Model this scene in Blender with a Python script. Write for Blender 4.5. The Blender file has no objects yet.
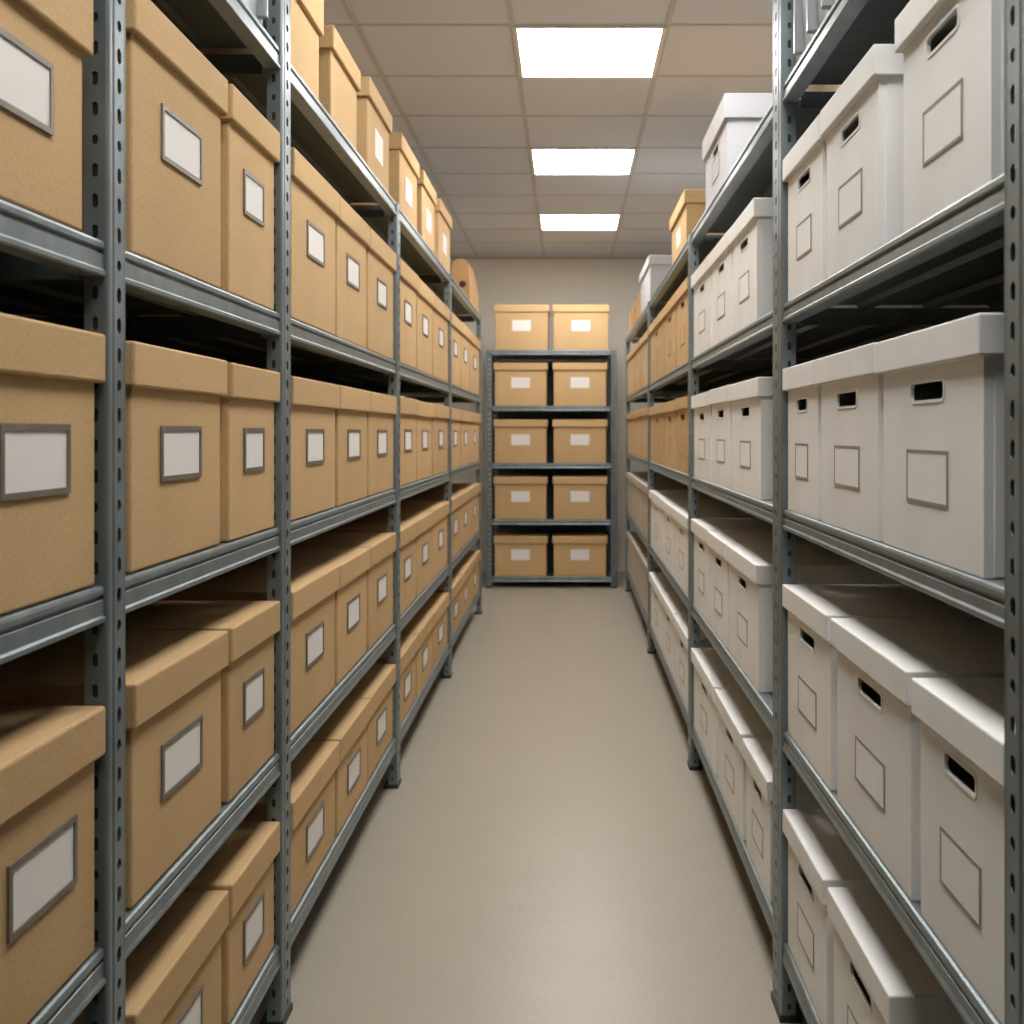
import bpy, bmesh, math, random
from mathutils import Vector, Matrix
random.seed(7)
scene = bpy.context.scene
COL = scene.collection

# ------------------------------------------------------------------ measures
H = 1.25                      # eye height
FPX = 1050.0                  # focal length in pixels of a 1024 frame
CEIL = H + 1.567
YB = 9.40                     # back wall
XL, XR = -0.60, 0.45          # shelving fronts on each side of the aisle

# ------------------------------------------------------------------ materials
def new_mat(name):
    m = bpy.data.materials.new(name); m.use_nodes = True
    nt = m.node_tree; b = nt.nodes['Principled BSDF']
    return m, nt, b
def srgb(r, g, b):
    f = lambda c: (c/255/12.92) if c/255 <= .04045 else ((c/255+.055)/1.055)**2.4
    return (f(r), f(g), f(b), 1)
def link(nt, a, ao, b, bi): nt.links.new(a.outputs[ao], b.inputs[bi])
def mul(c, k): return (c[0]*k, c[1]*k, c[2]*k, 1)

def board_mat(name, col, scale, var, fibre, bump, rough=.85, objvar=.06):
    """paper board: fine fibre mottling, slight tone change from box to box"""
    m, nt, b = new_mat(name)
    N = nt.nodes
    tc = N.new('ShaderNodeTexCoord')
    mp = N.new('ShaderNodeMapping'); mp.inputs['Scale'].default_value = fibre
    link(nt, tc, 'Object', mp, 'Vector')
    n1 = N.new('ShaderNodeTexNoise'); n1.inputs['Scale'].default_value = scale; n1.inputs['Detail'].default_value = 5
    link(nt, mp, 'Vector', n1, 'Vector')
    n2 = N.new('ShaderNodeTexNoise'); n2.inputs['Scale'].default_value = 5; n2.inputs['Detail'].default_value = 2
    link(nt, tc, 'Object', n2, 'Vector')
    r1 = N.new('ShaderNodeMapRange'); r1.inputs['From Min'].default_value = .25; r1.inputs['From Max'].default_value = .75
    r1.inputs['To Min'].default_value = 1-var; r1.inputs['To Max'].default_value = 1+var
    link(nt, n1, 'Fac', r1, 'Value')
    r2 = N.new('ShaderNodeMapRange'); r2.inputs['From Min'].default_value = .3; r2.inputs['From Max'].default_value = .7
    r2.inputs['To Min'].default_value = .96; r2.inputs['To Max'].default_value = 1.04
    link(nt, n2, 'Fac', r2, 'Value')
    oi = N.new('ShaderNodeObjectInfo')
    r3 = N.new('ShaderNodeMapRange'); r3.inputs['To Min'].default_value = 1-objvar; r3.inputs['To Max'].default_value = 1+objvar
    link(nt, oi, 'Random', r3, 'Value')
    m1 = N.new('ShaderNodeMath'); m1.operation = 'MULTIPLY'; link(nt, r1, 'Result', m1, 0); link(nt, r2, 'Result', m1, 1)
    m2 = N.new('ShaderNodeMath'); m2.operation = 'MULTIPLY'; link(nt, m1, 'Value', m2, 0); link(nt, r3, 'Result', m2, 1)
    hs = N.new('ShaderNodeHueSaturation'); hs.inputs['Color'].default_value = col
    link(nt, m2, 'Value', hs, 'Value'); link(nt, hs, 'Color', b, 'Base Color')
    b.inputs['Roughness'].default_value = rough
    b.inputs['Specular IOR Level'].default_value = .25
    if bump:
        bp = N.new('ShaderNodeBump'); bp.inputs['Strength'].default_value = bump; bp.inputs['Distance'].default_value = .002
        link(nt, n1, 'Fac', bp, 'Height'); link(nt, bp, 'Normal', b, 'Normal')
    return m

def metal_mat(name, col, metallic, rough):
    m, nt, b = new_mat(name); N = nt.nodes
    tc = N.new('ShaderNodeTexCoord')
    mp = N.new('ShaderNodeMapping'); mp.inputs['Scale'].default_value = (1, 1, .25)
    link(nt, tc, 'Object', mp, 'Vector')
    n = N.new('ShaderNodeTexNoise'); n.inputs['Scale'].default_value = 26; n.inputs['Detail'].default_value = 6
    link(nt, mp, 'Vector', n, 'Vector')
    cr = N.new('ShaderNodeMapRange'); cr.inputs['From Min'].default_value = .3; cr.inputs['From Max'].default_value = .7
    cr.inputs['To Min'].default_value = .82; cr.inputs['To Max'].default_value = 1.16
    link(nt, n, 'Fac', cr, 'Value')
    hs = N.new('ShaderNodeHueSaturation'); hs.inputs['Color'].default_value = col
    link(nt, cr, 'Result', hs, 'Value'); link(nt, hs, 'Color', b, 'Base Color')
    rr = N.new('ShaderNodeMapRange'); rr.inputs['To Min'].default_value = rough-.08; rr.inputs['To Max'].default_value = rough+.1
    link(nt, n, 'Fac', rr, 'Value'); link(nt, rr, 'Result', b, 'Roughness')
    b.inputs['Metallic'].default_value = metallic
    return m

def flat_mat(name, col, rough=.8, noise=.03, scale=40):
    m, nt, b = new_mat(name); N = nt.nodes
    tc = N.new('ShaderNodeTexCoord'); n = N.new('ShaderNodeTexNoise'); n.inputs['Scale'].default_value = scale
    n.inputs['Detail'].default_value = 4
    link(nt, tc, 'Object', n, 'Vector')
    r = N.new('ShaderNodeMapRange'); r.inputs['From Min'].default_value = .3; r.inputs['From Max'].default_value = .7
    r.inputs['To Min'].default_value = 1-noise; r.inputs['To Max'].default_value = 1+noise
    link(nt, n, 'Fac', r, 'Value')
    hs = N.new('ShaderNodeHueSaturation'); hs.inputs['Color'].default_value = col
    link(nt, r, 'Result', hs, 'Value'); link(nt, hs, 'Color', b, 'Base Color')
    b.inputs['Roughness'].default_value = rough
    return m

M = {}
M['kraft'] = board_mat('kraft_board', srgb(201, 168, 123), 300, .11, (1, 1, .45), .35)
M['white'] = board_mat('white_board', srgb(240, 240, 238), 260, .015, (1, 1, 1), .05, rough=.7, objvar=.025)
M['beige'] = board_mat('beige_board', srgb(188, 178, 163), 260, .03, (1, 1, .6), .1)
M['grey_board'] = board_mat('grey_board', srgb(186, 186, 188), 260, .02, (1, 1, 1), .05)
M['shaded_white'] = board_mat('shaded_white_board', srgb(206, 207, 212), 260, .015, (1, 1, 1), .05)  # white board greyed: shade on the top box put into its colour
M['brown_board'] = board_mat('brown_board', srgb(190, 150, 104), 260, .06, (1, 1, .5), .1)
M['steel'] = metal_mat('painted_steel', srgb(128, 139, 143), .5, .40)
M['steel_dark'] = metal_mat('shelf_sheet_steel', srgb(84, 92, 92), .4, .5)
M['frame_grey'] = metal_mat('label_frame_metal', srgb(132, 124, 114), .45, .45)
M['frame_taupe'] = flat_mat('label_outline_taupe', srgb(150, 142, 133), .7)
M['card'] = flat_mat('label_card', srgb(234, 230, 226), .8, .012)
M['card_white'] = flat_mat('label_card_on_white', srgb(243, 243, 242), .8, .012)
M['wall'] = flat_mat('wall_paint', srgb(232, 226, 216), .9, .015, 12)
M['ceiling'] = flat_mat('ceiling_tile', srgb(211, 214, 221), .95, .02, 60)
M['grid'] = flat_mat('ceiling_grid', srgb(190, 190, 190), .7)
M['foot_slot_black'] = flat_mat('foot_plastic_slot_shade', srgb(40, 44, 46), .5)  # post feet, and the strip that paints shade behind the slots
M['light_frame'] = flat_mat('light_frame', srgb(222, 220, 214), .5)
M['reel_hole'] = flat_mat('dark_hole', srgb(60, 44, 28), .9)

def floor_mat():
    m, nt, b = new_mat('vinyl_floor'); N = nt.nodes
    tc = N.new('ShaderNodeTexCoord')
    n = N.new('ShaderNodeTexNoise'); n.inputs['Scale'].default_value = 90; n.inputs['Detail'].default_value = 6
    link(nt, tc, 'Object', n, 'Vector')
    mp = N.new('ShaderNodeMapping'); mp.inputs['Scale'].default_value = (1.2, 2.2, 1)
    link(nt, tc, 'Object', mp, 'Vector')
    n2 = N.new('ShaderNodeTexNoise'); n2.inputs['Scale'].default_value = 3; n2.inputs['Detail'].default_value = 4
    link(nt, mp, 'Vector', n2, 'Vector')
    r1 = N.new('ShaderNodeMapRange'); r1.inputs['From Min'].default_value = .3; r1.inputs['From Max'].default_value = .7
    r1.inputs['To Min'].default_value = .95; r1.inputs['To Max'].default_value = 1.05; link(nt, n, 'Fac', r1, 'Value')
    r2 = N.new('ShaderNodeMapRange'); r2.inputs['From Min'].default_value = .3; r2.inputs['From Max'].default_value = .7
    r2.inputs['To Min'].default_value = .98; r2.inputs['To Max'].default_value = 1.02; link(nt, n2, 'Fac', r2, 'Value')
    mm = N.new('ShaderNodeMath'); mm.operation = 'MULTIPLY'; link(nt, r1, 'Result', mm, 0); link(nt, r2, 'Result', mm, 1)
    hs = N.new('ShaderNodeHueSaturation'); hs.inputs['Color'].default_value = srgb(169, 162, 147)
    link(nt, mm, 'Value', hs, 'Value'); link(nt, hs, 'Color', b, 'Base Color')
    b.inputs['Roughness'].default_value = .34
    b.inputs['Specular IOR Level'].default_value = .45
    return m
M['floor'] = floor_mat()

def emit_mat(strength):
    m, nt, b = new_mat('light_diffuser')
    b.inputs['Base Color'].default_value = (.9, .9, .9, 1)
    b.inputs['Emission Color'].default_value = (1.0, .975, .94, 1)
    b.inputs['Emission Strength'].default_value = strength
    return m
M['emit'] = emit_mat(25)

# ------------------------------------------------------------------ mesh helpers
class MB:
    """collects geometry (world or local coordinates) for one mesh object"""
    def __init__(s): s.v = []; s.f = []
    def add(s, vs, fs):
        n = len(s.v); s.v += [tuple(p) for p in vs]; s.f += [tuple(i+n for i in f) for f in fs]
    def box(s, a, b):
        x0, y0, z0 = a; x1, y1, z1 = b
        s.add([(x0,y0,z0),(x1,y0,z0),(x1,y1,z0),(x0,y1,z0),(x0,y0,z1),(x1,y0,z1),(x1,y1,z1),(x0,y1,z1)],
              [(0,3,2,1),(4,5,6,7),(0,1,5,4),(1,2,6,5),(2,3,7,6),(3,0,4,7)])
    def bevel_box(s, a, b, r, seg=2):
        bm = bmesh.new()
        bmesh.ops.create_cube(bm, size=1)
        for v in bm.verts:
            v.co = Vector([(a[i]+b[i])/2 + v.co[i]*(b[i]-a[i]) for i in range(3)])
        bmesh.ops.bevel(bm, geom=bm.edges[:], offset=r, segments=seg, profile=.5, affect='EDGES')
        bm.verts.index_update()
        s.add([v.co[:] for v in bm.verts], [[v.index for v in f.verts] for f in bm.faces]); bm.free()
    def prism(s, prof, fn, t0, t1):
        """closed profile [(a,b)], fn(a,b,t) -> point"""
        n = len(prof)
        s.add([fn(a, b, t0) for a, b in prof]+[fn(a, b, t1) for a, b in prof],
              [(i, (i+1) % n, n+(i+1) % n, n+i) for i in range(n)]+[tuple(range(n))[::-1], tuple(range(n, 2*n))])
    def build(s, name, mat, parent=None, off=(0,0,0), smooth=False):
        me = bpy.data.meshes.new(name)
        me.from_pydata([(x-off[0], y-off[1], z-off[2]) for x, y, z in s.v], [], s.f)
        bm = bmesh.new(); bm.from_mesh(me); bmesh.ops.recalc_face_normals(bm, faces=bm.faces[:]); bm.to_mesh(me); bm.free()
        me.materials.append(mat)
        if smooth:
            for p in me.polygons: p.use_smooth = True
        o = bpy.data.objects.new(name, me); COL.objects.link(o)
        if parent: o.parent = parent
        return o

def thing(name, label, cat, loc, rz=0, group=None):
    o = bpy.data.objects.new(name, None); COL.objects.link(o)
    o.empty_display_size = .05
    o.location = loc; o.rotation_euler = (0, 0, rz)
    o['label'] = label; o['category'] = cat
    if group: o['group'] = group
    return o
def struct(o): o['kind'] = 'structure'; return o

# ------------------------------------------------------------------ room shell
def quad(name, pts, mat):
    b = MB(); b.add(pts, [(0,1,2,3)]); return struct(b.build(name, mat))
RX0, RX1, RY0 = -1.28, 1.16, -4.6
def wall(name, a, b_):
    m = MB(); m.box(a, b_); return struct(m.build(name, M['wall']))
m = MB(); m.box((RX0-.1, RY0-.1, -.08), (RX1+.1, YB+.1, 0)); struct(m.build('floor', M['floor']))
m = MB(); m.box((RX0-.1, RY0-.1, CEIL), (RX1+.1, YB+.1, CEIL+.06)); struct(m.build('ceiling', M['ceiling']))
wall('wall_back', (RX0-.1, YB, 0), (RX1+.1, YB+.1, CEIL))
wall('wall_front', (RX0-.1, RY0-.1, 0), (RX1+.1, RY0, CEIL))
wall('wall_left', (RX0-.1, RY0, 0), (RX0, YB, CEIL))
wall('wall_right', (RX1, RY0, 0), (RX1+.1, YB, CEIL))

# ceiling grid of T bars: 0.6 m across, 0.58 m along the aisle
GX = [.382-.6*k for k in range(-1, 3)]
GY0, GP = 4.04, .5805
GY = [GY0+GP*k for k in range(-12, 10) if RY0 < GY0+GP*k < YB]
m = MB()
for x in GX: m.box((x-.010, RY0, CEIL-.004), (x+.010, YB, CEIL+.002))
for y in GY: m.box((RX0, y-.008, CEIL-.0035), (RX1, y+.008, CEIL+.002))
struct(m.build('trim_1', M['grid']))
m = MB(); m.box((RX0, YB-.015, CEIL-.02), (RX1, YB, CEIL-.0005)); struct(m.build('trim_2', M['grid']))

# recessed light panels
def light_panel(k, label):
    y0, y1 = GY0+GP*k, GY0+GP*(k+1); x0, x1 = -.218, .382
    t = thing('ceiling_light', label, 'light', ((x0+x1)/2, (y0+y1)/2, CEIL), 0, 'recessed ceiling light panels')
    cx, cy = (x0+x1)/2, (y0+y1)/2
    hx, hy = (x1-x0)/2-.002, (y1-y0)/2-.002; ix, iy = hx-.018, hy-.014
    f = MB()
    f.box((-hx,-hy,-.010),(hx,-iy,0)); f.box((-hx,iy,-.010),(hx,hy,0))
    f.box((-hx,-iy,-.010),(-ix,iy,0)); f.box((ix,-iy,-.010),(hx,iy,0))
    f.build('light_frame', M['light_frame'], t)
    d = MB(); d.box((-ix,-iy,-.006),(ix,iy,-.001)); d.build('diffuser', M['emit'], t)
light_panel(0, 'nearest and largest of the square white ceiling light panels above the aisle')
light_panel(3, 'middle square white ceiling light panel in the row above the aisle')
light_panel(6, 'farthest and smallest square white ceiling light panel, close to the back wall')
light_panel(-3, 'square white ceiling light panel above the aisle just in front of the camera')
light_panel(-6, 'square white ceiling light panel directly behind the camera')

# ------------------------------------------------------------------ shelving
def frame_fn(side):
    if side == 'left':  return lambda u, v, z: (XL-u, v, z)
    if side == 'right': return lambda u, v, z: (XR+u, v, z)
    return lambda u, v, z: (v, 8.41+u, z)

def slotted(mb, fn, a0, a1, z0, z1, aw, al, pitch, depth, back=None):
    """plate in (a,z) with elongated slots; fn(a, z, d) -> point, d = depth behind face"""
    n = int((z1-z0)/pitch); z = z0; ca = (a0+a1)/2
    if back is not None:  # added dark strip, makes the slots look shaded
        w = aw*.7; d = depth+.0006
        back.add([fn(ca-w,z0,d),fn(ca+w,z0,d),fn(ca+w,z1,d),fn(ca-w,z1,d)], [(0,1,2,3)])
    for i in range(n+1):
        zt = min(z+pitch, z1)
        if zt-z < pitch*.9:
            mb.add([fn(a0,z,0),fn(a1,z,0),fn(a1,zt,0),fn(a0,zt,0)], [(0,1,2,3)]); break
        l = al if i % 4 else al*.72
        zc = (z+zt)/2; c = aw*.32
        w2, l2 = aw/2, l/2
        o = [(ca-w2+c,zc-l2),(ca+w2-c,zc-l2),(ca+w2,zc-l2+c),(ca+w2,zc+l2-c),(ca+w2-c,zc+l2),(ca-w2+c,zc+l2),(ca-w2,zc+l2-c),(ca-w2,zc-l2+c)]
        vs = [fn(a0,z,0),fn(a1,z,0),fn(a1,zt,0),fn(a0,zt,0)]+[fn(p,q,0) for p,q in o]+[fn(p,q,depth) for p,q in o]
        fs = [(0,1,5,4),(1,6,5),(1,2,7,6),(2,8,7),(2,3,9,8),(3,10,9),(3,0,11,10),(0,4,11)]
        fs += [(4+j, 4+(j+1)%8, 12+(j+1)%8, 12+j) for j in range(8)]
        mb.add(vs, fs); z = zt

def post(F, parent, off, v0, v1, top, near, u0=0.0, du=1, name='post'):
    """L/C shaped perforated upright. near = v of the return flange"""
    far = v1 if near == v0 else v0
    sg = 1 if far > near else -1
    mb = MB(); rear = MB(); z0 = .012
    P = lambda u, v, z: F(u0+du*u, v, z)
    w = abs(v1-v0)
    # front flange: rolled edge strip, shallow step, slotted field, far lip
    r = .004
    def strip(pa, pb): mb.add([P(*pa,z0),P(*pb,z0),P(*pb,top),P(*pa,top)], [(0,1,2,3)])
    pts = [(r, near), (r*.3, near+sg*r*.3), (0, near+sg*r), (0, near+sg*w*.20), (.0025, near+sg*w*.24), (.0025, near+sg*w*.30), (.0005, near+sg*w*.34)]
    for a, b in zip(pts, pts[1:]): strip(a, b)
    slotted(mb, lambda a, z, d: P(.0005+d, a, z), near+sg*w*.34, near+sg*w*.86, z0, top, .0125 if w < .065 else .016, .0205, .040, .002)
    pts = [(.0005, near+sg*w*.86), (0, near+sg*w*.9), (0, far-sg*r), (r*.3, far-sg*r*.3), (r, far), (.012, far)]
    for a, b in zip(pts, pts[1:]): strip(a, b)
    # return flange
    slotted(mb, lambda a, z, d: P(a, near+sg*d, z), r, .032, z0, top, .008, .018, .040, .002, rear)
    strip((.032, near), (.032, near+sg*.008))
    o = mb.build(name, M['steel'], parent, off)
    b = rear.build('slot_shade', M['foot_slot_black'], o, off); b['label'] = 'added dark strip standing in for shade behind the slots'
    f = MB(); f.prism([(-.003, v0-.003), (.046, v0-.003), (.046, v1+.003), (-.003, v1+.003)], lambda u, v, t: P(u, v, t), 0, .014)
    g = f.build('foot', M['foot_slot_black'], o, off); g['label'] = 'dark base plate under the post'
    return o

def beam(F, parent, off, v0, v1, z, h, u0=0, du=1, name='front_beam'):
    prof = [(.034,0),(.010,0),(.0065,-.0015),(.005,-.005),(.005,-.011),(.0065,-.0125),(.0105,-.014),(.0105,-.0165),(.006,-.019),(.0055,-h+.010),
            (.003,-h+.007),(.003,-h+.002),(.005,-h),(.034,-h)]
    mb = MB(); mb.prism(prof, lambda a, b, t: F(u0+du*a, t, z+b), v0, v1)
    return mb.build(name, M['steel'], parent, off)

def shelf(F, parent, off, v0, v1, z, h, depth):
    mb = MB()
    mb.prism([(.034,-.0005),(depth-.034,-.0005),(depth-.034,-.004),(.034,-.004)], lambda a, b, t: F(a, t, z+b), v0, v1)
    # folded stiffening ribs under the sheet
    for k in (1, 2, 3):
        u = .034+(depth-.068)*k/4
        mb.prism([(u-.02,-.004),(u+.02,-.004),(u+.014,-.014),(u-.014,-.014)], lambda a, b, t: F(a, t, z+b), v0+.02, v1-.02)
    o = mb.build('shelf', M['steel_dark'], parent, off)
    beam(F, o, off, v0, v1, z, h)
    b2 = beam(F, o, off, v0, v1, z, h, depth, -1, 'rear_beam')
    return o

def rack(label, side, posts, tops, levels, beam_h, depth, far_pairs=True):
    F = frame_fn(side)
    vm = (posts[0][0]+posts[-1][1])/2
    off = F(depth/2, vm, 0)
    t = thing('shelving_rack', label, 'shelving', off)
    for (v0, v1), top in zip(posts, tops):
        near = v0
        if side == 'end' and v0 > 0: near = v1
        post(F, t, off, v0, v1, top, near)
        post(F, t, off, v0, v1, top, near, depth, -1, 'rear_post')
        # side ties between front and rear post
        vc = (v0+v1)/2
        for z in levels:
            mb = MB()
            mb.prism([(.05, vc-.010),(depth-.05, vc-.010),(depth-.05, vc+.010),(.05, vc+.010)], lambda a, b, tt: F(a, b, tt), z-beam_h, z-.006)
            mb.build('side_tie', M['steel_dark'], t, off)
    for (a, b) in zip(posts, posts[1:]):
        for z in levels:
            shelf(F, t, off, a[1]+.0015, b[0]-.0015, z, beam_h, depth)
    if side == 'end':
        mb = MB(); mb.prism([(depth-.003, posts[0][1]+.004),(depth-.001, posts[0][1]+.004),(depth-.001, posts[1][0]-.004),(depth-.003, posts[1][0]-.004)],
                            lambda a, b, tt: F(a, b, tt), .05, levels[-1]-.045)
        mb.build('shade_backing', M['steel_dark'], t, off)  # dark sheet added to hide the lit wall and blacken gaps between boxes
    return t

LZ = [H-1.072, H-.672, H-.200, H+.250, H+.807]     # left shelf heights, bottom to top
RZ = [H-1.080, H-.633, H-.164, H+.273, H+.739]
EZ = [H-1.161, H-.705, H-.252, H+.208, H+.657]
LP = [(-.45,-.39), (1.370,1.426), (2.200,2.272), (3.680,3.750), (5.330,5.400), (7.200,7.270)]
RP = [(-.40,-.34), (1.030,1.088), (2.224,2.318), (3.880,3.955), (5.920,5.990), (8.220,8.290)]
tall = 2.62
L_tall = LZ[4]-.0012; R_tall = RZ[4]-.0012
rack('long grey slotted-post shelving rack on the left loaded with brown kraft boxes', 'left', LP,
     [tall, tall, tall, L_tall, L_tall, L_tall], LZ, .048, .62)
rack('long grey slotted-post shelving rack on the right loaded mostly with white boxes', 'right', RP,
     [tall, tall, tall, R_tall, R_tall, R_tall], RZ, .042, .62)
rack('short grey shelving rack across the end of the aisle holding two boxes per shelf', 'end', [(-.660,-.615), (.340,.385)],
     [EZ[4]-.0012]*2, EZ, .040, .62)

# ------------------------------------------------------------------ boxes
def ring(mb, x0, x1, z0, z1, t, y0, y1):
    mb.box((x0,y0,z0),(x1,y1,z0+t)); mb.box((x0,y0,z1-t),(x1,y1,z1))
    mb.box((x0,y0,z0+t),(x0+t,y1,z1-t)); mb.box((x1-t,y0,z0+t),(x1,y1,z1-t))

def hole_front(mb, x0, x1, y, z0, z1, cx, cz, hw, hh):
    """front face with a rounded hand hole and a slightly raised rim around it"""
    def loop(hw, hh, r, y):
        pts = []
        for (sx, sz, a0) in ((-1,-1,180),(1,-1,270),(1,1,0),(-1,1,90)):
            for k in range(4):
                a = math.radians(a0+30*k)
                pts.append((cx+sx*(hw-r)+r*math.cos(a), y, cz+sz*(hh-r)+r*math.sin(a)))
        return pts
    L0 = loop(hw+.005, hh+.005, hh*.6+.004, y)
    L1 = loop(hw+.004, hh+.004, hh*.6+.003, y-.0012)
    L2 = loop(hw, hh, hh*.6, y-.0012)
    L3 = loop(hw, hh, hh*.6, y+.004)
    n = 16
    c = [(x0,y,z0),(x1,y,z0),(x1,y,z1),(x0,y,z1)]
    fs = []
    for q in range(4):
        s = 4+q*4
        for k in range(3): fs.append((q, s+k+1, s+k))
        fs.append((q, (q+1) % 4, 4+((q+1) % 4)*4, s+3))
    for a in range(3):
        for k in range(n):
            b0 = 4+a*n; b1 = b0+n
            fs.append((b0+k, b0+(k+1) % n, b1+(k+1) % n, b1+k))
    mb.add(c+L0+L1+L2+L3, fs)

def archive_box(w, d, h, lid_h, style, mats, loc, rz, label, group, lab=None, name='archive_box'):
    """front faces local -Y; w, d are the lid's outer size. style: 'plain' or 'hole'"""
    t = thing(name, label, 'box', loc, rz, group)
    bd, lm = mats
    ins = .010
    x0, x1, y0, y1 = -w/2+ins, w/2-ins, -d/2+ins, d/2-ins
    zt = h-.004; zl = h-lid_h
    mb = MB()
    if style == 'plain':
        mb.bevel_box((x0,y0,0),(x1,y1,zt), .004)
    else:
        mb.add([(x0,y0,0),(x1,y0,0),(x1,y1,0),(x0,y1,0),(x0,y0,zt),(x1,y0,zt),(x1,y1,zt),(x0,y1,zt)],
               [(0,3,2,1),(1,2,6,5),(2,3,7,6),(3,0,4,7)])
        hw = min(.062, w*.165); hole_z = zl-.032
        hole_front(mb, x0, x1, y0, 0, zt, 0, hole_z, hw, .0112)
        # the folded corner flaps show as a thin line down the near and far corner
        e = .0012
        for sx in (-1, 1):
            xa = x0 if sx < 0 else x1
            mb.box((min(xa, xa+sx*e), y0+.012, .002), (max(xa, xa+sx*e), y1-.002, zl+.01))
    mb.build('box_body', bd, t)
    lid = MB(); lid.bevel_box((-w/2,-d/2,zl),(w/2,d/2,h), .004 if style == 'plain' else .0025)
    lid.build('lid', bd, t)
    if lab:
        lw, lh, lz, kind = lab
        if kind == 'metal':
            f = MB(); ring(f, -lw/2, lw/2, lz-lh/2, lz+lh/2, .0075, y0-.0035, y0+.001)
            fo = f.build('label_holder', M['frame_grey'], t)
            c = MB(); c.box((-lw/2+.007, y0-.0015, lz-lh/2+.007),(lw/2-.007, y0+.001, lz+lh/2-.007))
            co = c.build('label_card', M['card'], fo); co['label'] = 'blank white label card'
        elif kind in ('paper', 'pale'):
            c = MB(); c.box((-lw/2, y0-.0012, lz-lh/2),(lw/2, y0+.001, lz+lh/2))
            co = c.build('label_card', M['card' if kind == 'paper' else 'beige'], t); co['label'] = f'blank {kind if kind == "pale" else "white"} label card'
        else:
            f = MB(); ring(f, -lw/2, lw/2, lz-lh/2, lz+lh/2, .0042, y0-.0014, y0+.001)
            fo = f.build('label_holder', M['frame_taupe'] if style == 'hole' and bd is not M['kraft'] else M['brown_board'], t)
            fo['label'] = 'darker outline around the label'
            c = MB(); c.box((-lw/2+.004, y0-.0010, lz-lh/2+.004),(lw/2-.004, y0+.001, lz+lh/2-.004))
            c.build('label_card', lm, fo)
    return t

LEVEL = ['bottom shelf', 'second shelf up', 'third shelf up', 'fourth shelf up', 'top shelf']
WHICH = {1: ['only box'], 2: ['nearer of two', 'farther of two'], 3: ['nearest of three', 'middle of three', 'farthest of three'],
         4: ['nearest of four', 'second nearest of four', 'third nearest of four', 'farthest of four']}
LBAY = ['cut-off first bay', 'second bay', 'third bay', 'fourth bay', 'fifth bay']
RBAY = [None, 'nearest bay', 'second bay', 'third bay', 'last bay']
PI2 = math.pi/2
LIFT = .0012
def jit(a=.12): return math.radians(random.uniform(-a, a))

def fit(side, v0, v1, z):
    # keep every box between the posts of its own bay
    if side == 'end': return v0, v1
    P = LP if side == 'left' else RP
    k = .991 if side == 'left' else .989
    a, b = v0*k, v1*k
    if z < (LZ if side == 'left' else RZ)[4]-.1 or v0 < 2.3:
        for (p0, p1), (q0, q1) in zip(P, P[1:]):
            if p0 < (v0+v1)/2 < q1:
                a = max(a, p1+.004)
                b = q0-.003 if v1 > q0-.025 else min(b, q0-.003)
    return a, b

def put(side, v0, v1, z, h, lid, style, mats, label, group, lab, depth=.40, u=.002, name='archive_box'):
    v0, v1 = fit(side, v0, v1, z)
    w = v1-v0; vc = (v0+v1)/2
    if side == 'left': loc, rz = (XL-u-depth/2, vc, z+LIFT), PI2
    elif side == 'right': loc, rz = (XR+u+depth/2, vc, z+LIFT), -PI2
    else: loc, rz = (vc, 8.41+u+depth/2, z+LIFT), 0
    return archive_box(w, depth, h, lid, style, mats, loc, rz+jit(), label, group, lab, name)

KR = (M['kraft'], M['kraft']); WH = (M['white'], M['card_white']); BG = (M['beige'], M['beige'])
GB = (M['grey_board'], M['grey_board'])

# ---- left rack: kraft boxes with metal framed labels
L_SPANS = {0: [(1.050, 1.366)],   # the box the picture edge cuts off
           1: [(1.476, 1.880), (1.902, 2.196)],
           2: [(2.325, 2.792), (2.800, 3.228), (3.236, 3.672)],
           3: [(3.800, 4.262), (4.272, 4.768), (4.778, 5.320)],
           4: [(5.470, 6.010), (6.022, 6.570), (6.582, 7.180)]}
L_H = [.260, .318, .325, .374]
for lev in range(4):
    for bay, spans in L_SPANS.items():
        if bay == 0 and lev == 0: continue
        if bay == 0: spans = {3: [(1.000, 1.344)], 2: spans, 1: [(1.085, 1.366)]}[lev]
        n = len(spans)
        for i, (a, b) in enumerate(spans):
            h = L_H[lev]+random.uniform(-.003, .003)
            lidh = .064
            if bay == 0 and lev == 3: h, lidh = .298, .074
            w = b-a
            lw = min(.172, w*.44) if bay else .158; lh = .084
            lz = (h-.064)*{0: .56, 1: .62, 2: .635, 3: .65 if bay else .60}[lev]
            lab = f"kraft box with framed white label, {WHICH[n][i]}, {LBAY[bay]}, {LEVEL[lev]}, left rack"
            if bay == 0: lab = f"kraft box cut off by the photo's left edge, {LEVEL[lev]} of left rack"
            put('left', a, b, LZ[lev], h, lidh, 'plain', KR, lab, f'kraft boxes on the left rack, {LEVEL[lev]}', (lw, lh, lz, 'metal'), u=.001+random.uniform(0, .003))
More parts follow.
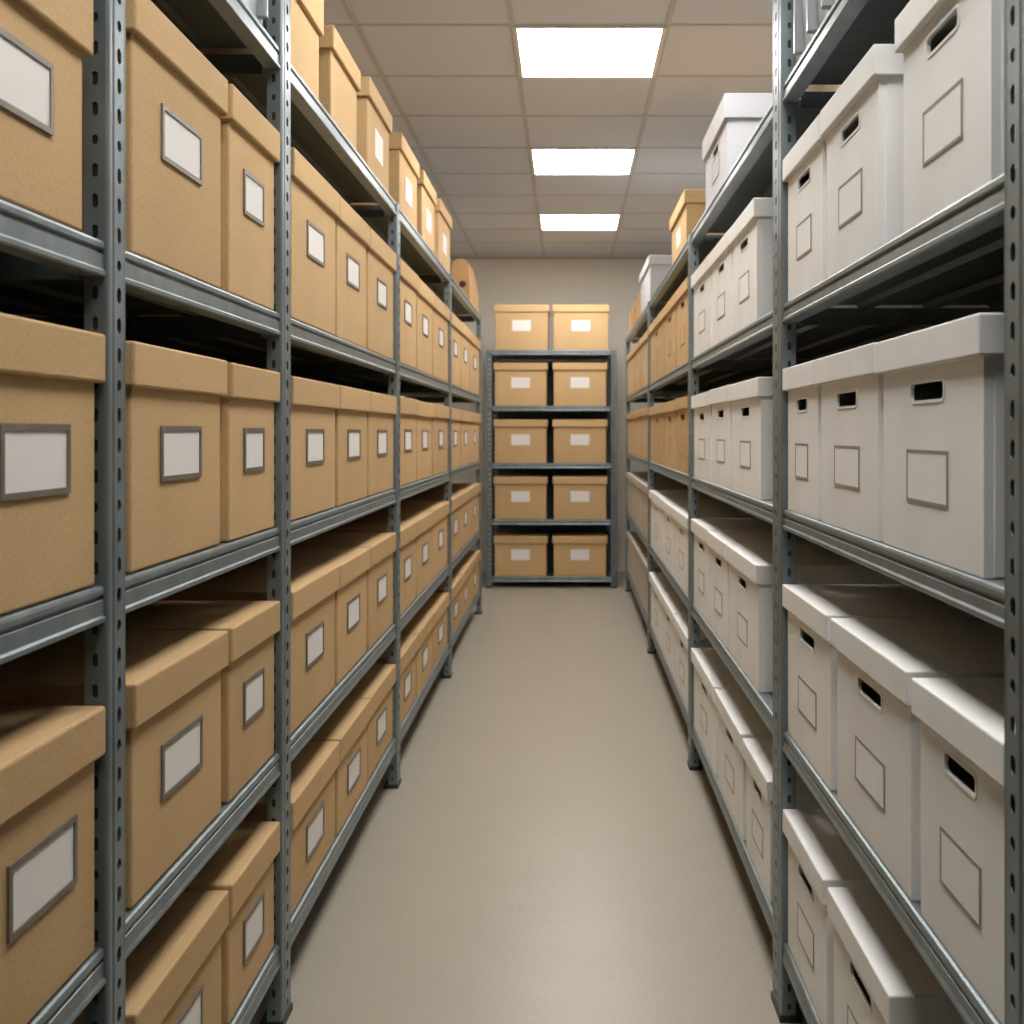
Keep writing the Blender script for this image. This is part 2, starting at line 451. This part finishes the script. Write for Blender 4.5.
# top shelf of the left rack
TOPL = [(2.278, 2.610, .300, .135, None, 'large kraft box on the left top shelf right beside the tall post, no label'),
        (2.720, 3.075, .238, .060, None, 'unlabelled kraft box on the left top shelf, second from the tall post'),
        (3.215, 3.625, .272, .060, 'paper', 'kraft box with white label on left top shelf, third from the tall post'),
        (3.830, 4.290, .275, .060, 'paper', 'kraft box with white label on left top shelf, third from its far end'),
        (4.420, 4.850, .285, .060, 'paper', 'kraft box with white label on left top shelf, second from its far end'),
        (5.000, 5.480, .295, .060, 'paper', 'kraft box with white label on left top shelf, farthest before the brown files')]
for a, b, h, l, lk, lab in TOPL:
    w = b-a
    put('left', a, b, LZ[4], h, l, 'plain', KR, lab, 'kraft boxes on the left rack, top shelf', (w*.34, .09, h*.40, lk) if lk else None)

# ---- end rack: two kraft boxes per shelf
E_H = [.322, .344, .350, .346, .364]
for lev in range(5):
    for i, (a, b) in enumerate(((-.602, -.168), (-.128, .312)) if lev < 4 else ((-.600, -.155), (-.130, .328))):
        h = E_H[lev]
        put('end', a, b, EZ[lev], h, .058, 'plain', KR,
            f"kraft box with small white label, {'left' if i == 0 else 'right'} one of two, {LEVEL[lev]} of end rack",
            'kraft boxes on the end rack', (.150, .086, h*.54, 'paper'), depth=.42, u=.012)

# ---- right rack
def right(bay, lev, spans, h, style, mats, kind, word, lid=.047, labs=None, lw=.155, lh=.070, **kw):
    n = len(spans)
    for i, (a, b) in enumerate(spans):
        w = b-a
        hh = h+random.uniform(-.002, .002)
        lab = labs[i] if labs else f"{word}, {WHICH[n][i]}, {RBAY[bay]}, {LEVEL[lev]}, right rack"
        put('right', a, b, RZ[lev], hh, lid, style, mats, lab, f'boxes on the right rack, {LEVEL[lev]}',
            (min(lw, w*.42), lh, hh*.355, kind) if kind else None, **kw)
WB = 'white hand-hole box'
right(1, 3, [(1.150,1.474), (1.574,1.909), (1.917,2.219)], .300, 'hole', WH, 'out', WB)
right(1, 2, [(1.170,1.568), (1.576,1.950), (1.958,2.219)], .295, 'hole', WH, 'out', WB)
right(1, 1, [(1.098,1.402), (1.422,1.835), (1.862,2.219)], .309, 'hole', WH, 'out', WB)
right(1, 0, [(1.497,1.858), (1.888,2.219)], .282, 'hole', WH, 'out', WB)
right(2, 3, [(2.590,2.992), (3.000,3.425), (3.433,3.874)], .300, 'hole', WH, 'out', WB)
right(2, 2, [(2.540,3.006), (3.014,3.428), (3.436,3.874)], .295, 'hole', WH, 'out', WB)
right(2, 1, [(2.565,3.070), (3.078,3.462), (3.470,3.874)], .311, 'hole', WH, 'out', WB)
right(2, 0, [(2.420,2.765), (2.795,3.290), (3.320,3.874)], .282, 'hole', WH, 'out', WB)
S3 = [(4.050,4.540), (4.560,5.110), (5.130,5.912)]
right(3, 3, S3, .318, 'hole', KR, 'out', 'kraft hand-hole box')
right(3, 2, S3, .300, 'hole', KR, 'out', 'kraft hand-hole box')
right(3, 1, [(4.050,4.640), (4.660,5.160), (5.180,5.912)], .305, 'hole', WH, 'out', WB)
right(3, 0, [(4.050,4.600), (4.620,5.200), (5.220,5.912)], .290, 'hole', WH, 'out', WB)
S4 = [(6.080,6.760), (6.785,7.420), (7.445,8.205)]
right(4, 3, S4, .315, 'plain', KR, 'pale', 'kraft box with pale label')
right(4, 2, S4, .305, 'plain', KR, 'pale', 'kraft box with pale label')
right(4, 1, S4, .318, 'plain', BG, 'out', 'dull beige box')
right(4, 0, S4, .300, 'plain', BG, 'out', 'dull beige box')
# top shelf of the right rack
right(2, 4, [(3.075,3.585)], .242, 'hole', (M['shaded_white'], M['shaded_white']), 'out', '', .072, ['white lidded box alone on the right top shelf, grey shaded side towards camera'], depth=.46)
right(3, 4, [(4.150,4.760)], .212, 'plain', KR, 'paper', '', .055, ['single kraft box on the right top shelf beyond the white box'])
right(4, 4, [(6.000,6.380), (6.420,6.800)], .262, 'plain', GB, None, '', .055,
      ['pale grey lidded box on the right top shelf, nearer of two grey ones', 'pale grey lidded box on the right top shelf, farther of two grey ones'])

# grey plastic tubs standing on the tall first bays, glimpsed above the top shelves
def tub(side, v0, v1, z, label, h=.33):
    d = .46; w = v1-v0; vc = (v0+v1)/2; u = .012
    loc, rz = ((XL-u-d/2, vc, z+LIFT), PI2) if side == 'left' else ((XR+u+d/2, vc, z+LIFT), -PI2)
    t = thing('storage_tub', label, 'tub', loc, rz)
    mb = MB(); n = 4
    b0 = [(-w/2+.02,-d/2+.02),(w/2-.02,-d/2+.02),(w/2-.02,d/2-.02),(-w/2+.02,d/2-.02)]
    b1 = [(-w/2,-d/2),(w/2,-d/2),(w/2,d/2),(-w/2,d/2)]
    mb.add([(x,y,0) for x,y in b0]+[(x,y,h-.03) for x,y in b1],
           [(0,1,2,3),(4,5,6,7)]+[(i,(i+1)%4,4+(i+1)%4,4+i) for i in range(4)])
    for k in range(5):          # moulded ribs on the front and the two ends
        x = -w/2+w*(k+.5)/5
        mb.bevel_box((x-.008,-d/2-.002,.03),(x+.008,-d/2+.03,h-.03), .003, 1)
        y = -d/2+d*(k+.5)/5
        for sx in (-1, 1):
            mb.bevel_box((sx*(w/2-.012)-.014, y-.010, .03),(sx*(w/2-.012)+.014, y+.010, h-.03), .003, 1)
    mb.build('tub_body', M['tub'], t)
    l = MB(); l.bevel_box((-w/2-.012,-d/2-.012,h-.045),(w/2+.012,d/2+.012,h), .006); l.build('lid', M['tub'], t)
M['tub'] = flat_mat('tub_plastic', srgb(168, 174, 178), .35, .02)
tub('left', 1.66, 2.18, LZ[4], 'grey ribbed plastic tub glimpsed on the left top shelf beside the tall post')
tub('right', 1.62, 2.20, RZ[4], 'grey ribbed plastic tub glimpsed on the right top shelf beside the tall post')

# brown files at the far end of the top shelves
def file_holder(side, v0, v1, z, h, d, label, group, rounded, u=.02):
    w = v1-v0; vc = (v0+v1)/2
    loc, rz = ((XL-u-d/2, vc, z+LIFT), PI2) if side == 'left' else ((XR+u+d/2, vc, z+LIFT), -PI2)
    t = thing('file_holder', label, 'file', loc, rz, group)
    if rounded:
        prof = [(-d/2, 0), (d/2, 0)]
        for k in range(0, 13):
            a = math.pi*k/12; prof.append((d/2*math.cos(a), h-d*.5+d*.5*math.sin(a)))
    else:
        prof = [(-d/2,0),(d/2,0),(d/2,h),(-d/2+.02,h),(-d/2,h-.03)]
    mb = MB(); mb.prism(prof, lambda a, b, x: (x, a, b), -w/2, w/2); mb.build('file_case', M['brown_board'], t)
    s = MB(); s.bevel_box((-w/2-.003,-d/2-.004,.005),(w/2+.003,-d/2+.012,h*.55 if rounded else h-.035), .002, 1); s.build('spine', M['brown_board'], t)
    if rounded:
        q = MB(); n = 14; r = .022
        q.prism([(r*math.cos(2*math.pi*k/n), h*.42+r*math.sin(2*math.pi*k/n)) for k in range(n)], lambda a, b, x: (x, a-d*.12, b), -w/2-.002, -w/2+.01)
        o = q.build('finger_hole', M['reel_hole'], t); o['label'] = 'dark round finger hole'
for k, (a, b, h) in enumerate([(6.56,6.69,.275), (6.72,6.85,.285), (6.88,7.01,.260), (7.04,7.17,.215)]):
    file_holder('left', a, b, LZ[4], h, .11,
                f"round-topped brown file at the far end of left top shelf, {WHICH[4][k]}", 'round-topped brown files on the left top shelf', True)
for k, (a, b, h) in enumerate([(6.95,7.05,.20), (7.24,7.34,.205), (7.56,7.66,.195), (7.90,8.00,.195)]):
    file_holder('right', a, b, RZ[4], h, .26,
                f"narrow upright brown file at the far end of right top shelf, {WHICH[4][k]}", 'upright brown files on the right top shelf', False)

# ------------------------------------------------------------------ light, world, camera
w = bpy.data.worlds.new('World'); scene.world = w; w.use_nodes = True
w.node_tree.nodes['Background'].inputs['Color'].default_value = (.02, .02, .02, 1)

cam = bpy.data.cameras.new('Camera'); co = bpy.data.objects.new('Camera', cam); COL.objects.link(co)
co.location = (0, 0, H); co.rotation_euler = (PI2, 0, 0)
cam.sensor_width = 36; cam.sensor_fit = 'HORIZONTAL'; cam.lens = FPX/1024*36
cam.shift_x = -(568.5-512)/1024; cam.shift_y = -(512-432)/1024
cam.clip_start = .05
cam.dof.use_dof = True; cam.dof.focus_distance = 1.9; cam.dof.aperture_fstop = 7.0
scene.camera = co
scene.view_settings.view_transform = 'Standard'
scene.view_settings.look = 'None'
scene.view_settings.exposure = 0
scene.cycles.use_denoising = True
scene.cycles.max_bounces = 10
scene.cycles.diffuse_bounces = 6
scene.cycles.sample_clamp_indirect = 6
scene.cycles.caustics_reflective = False
scene.cycles.caustics_refractive = False
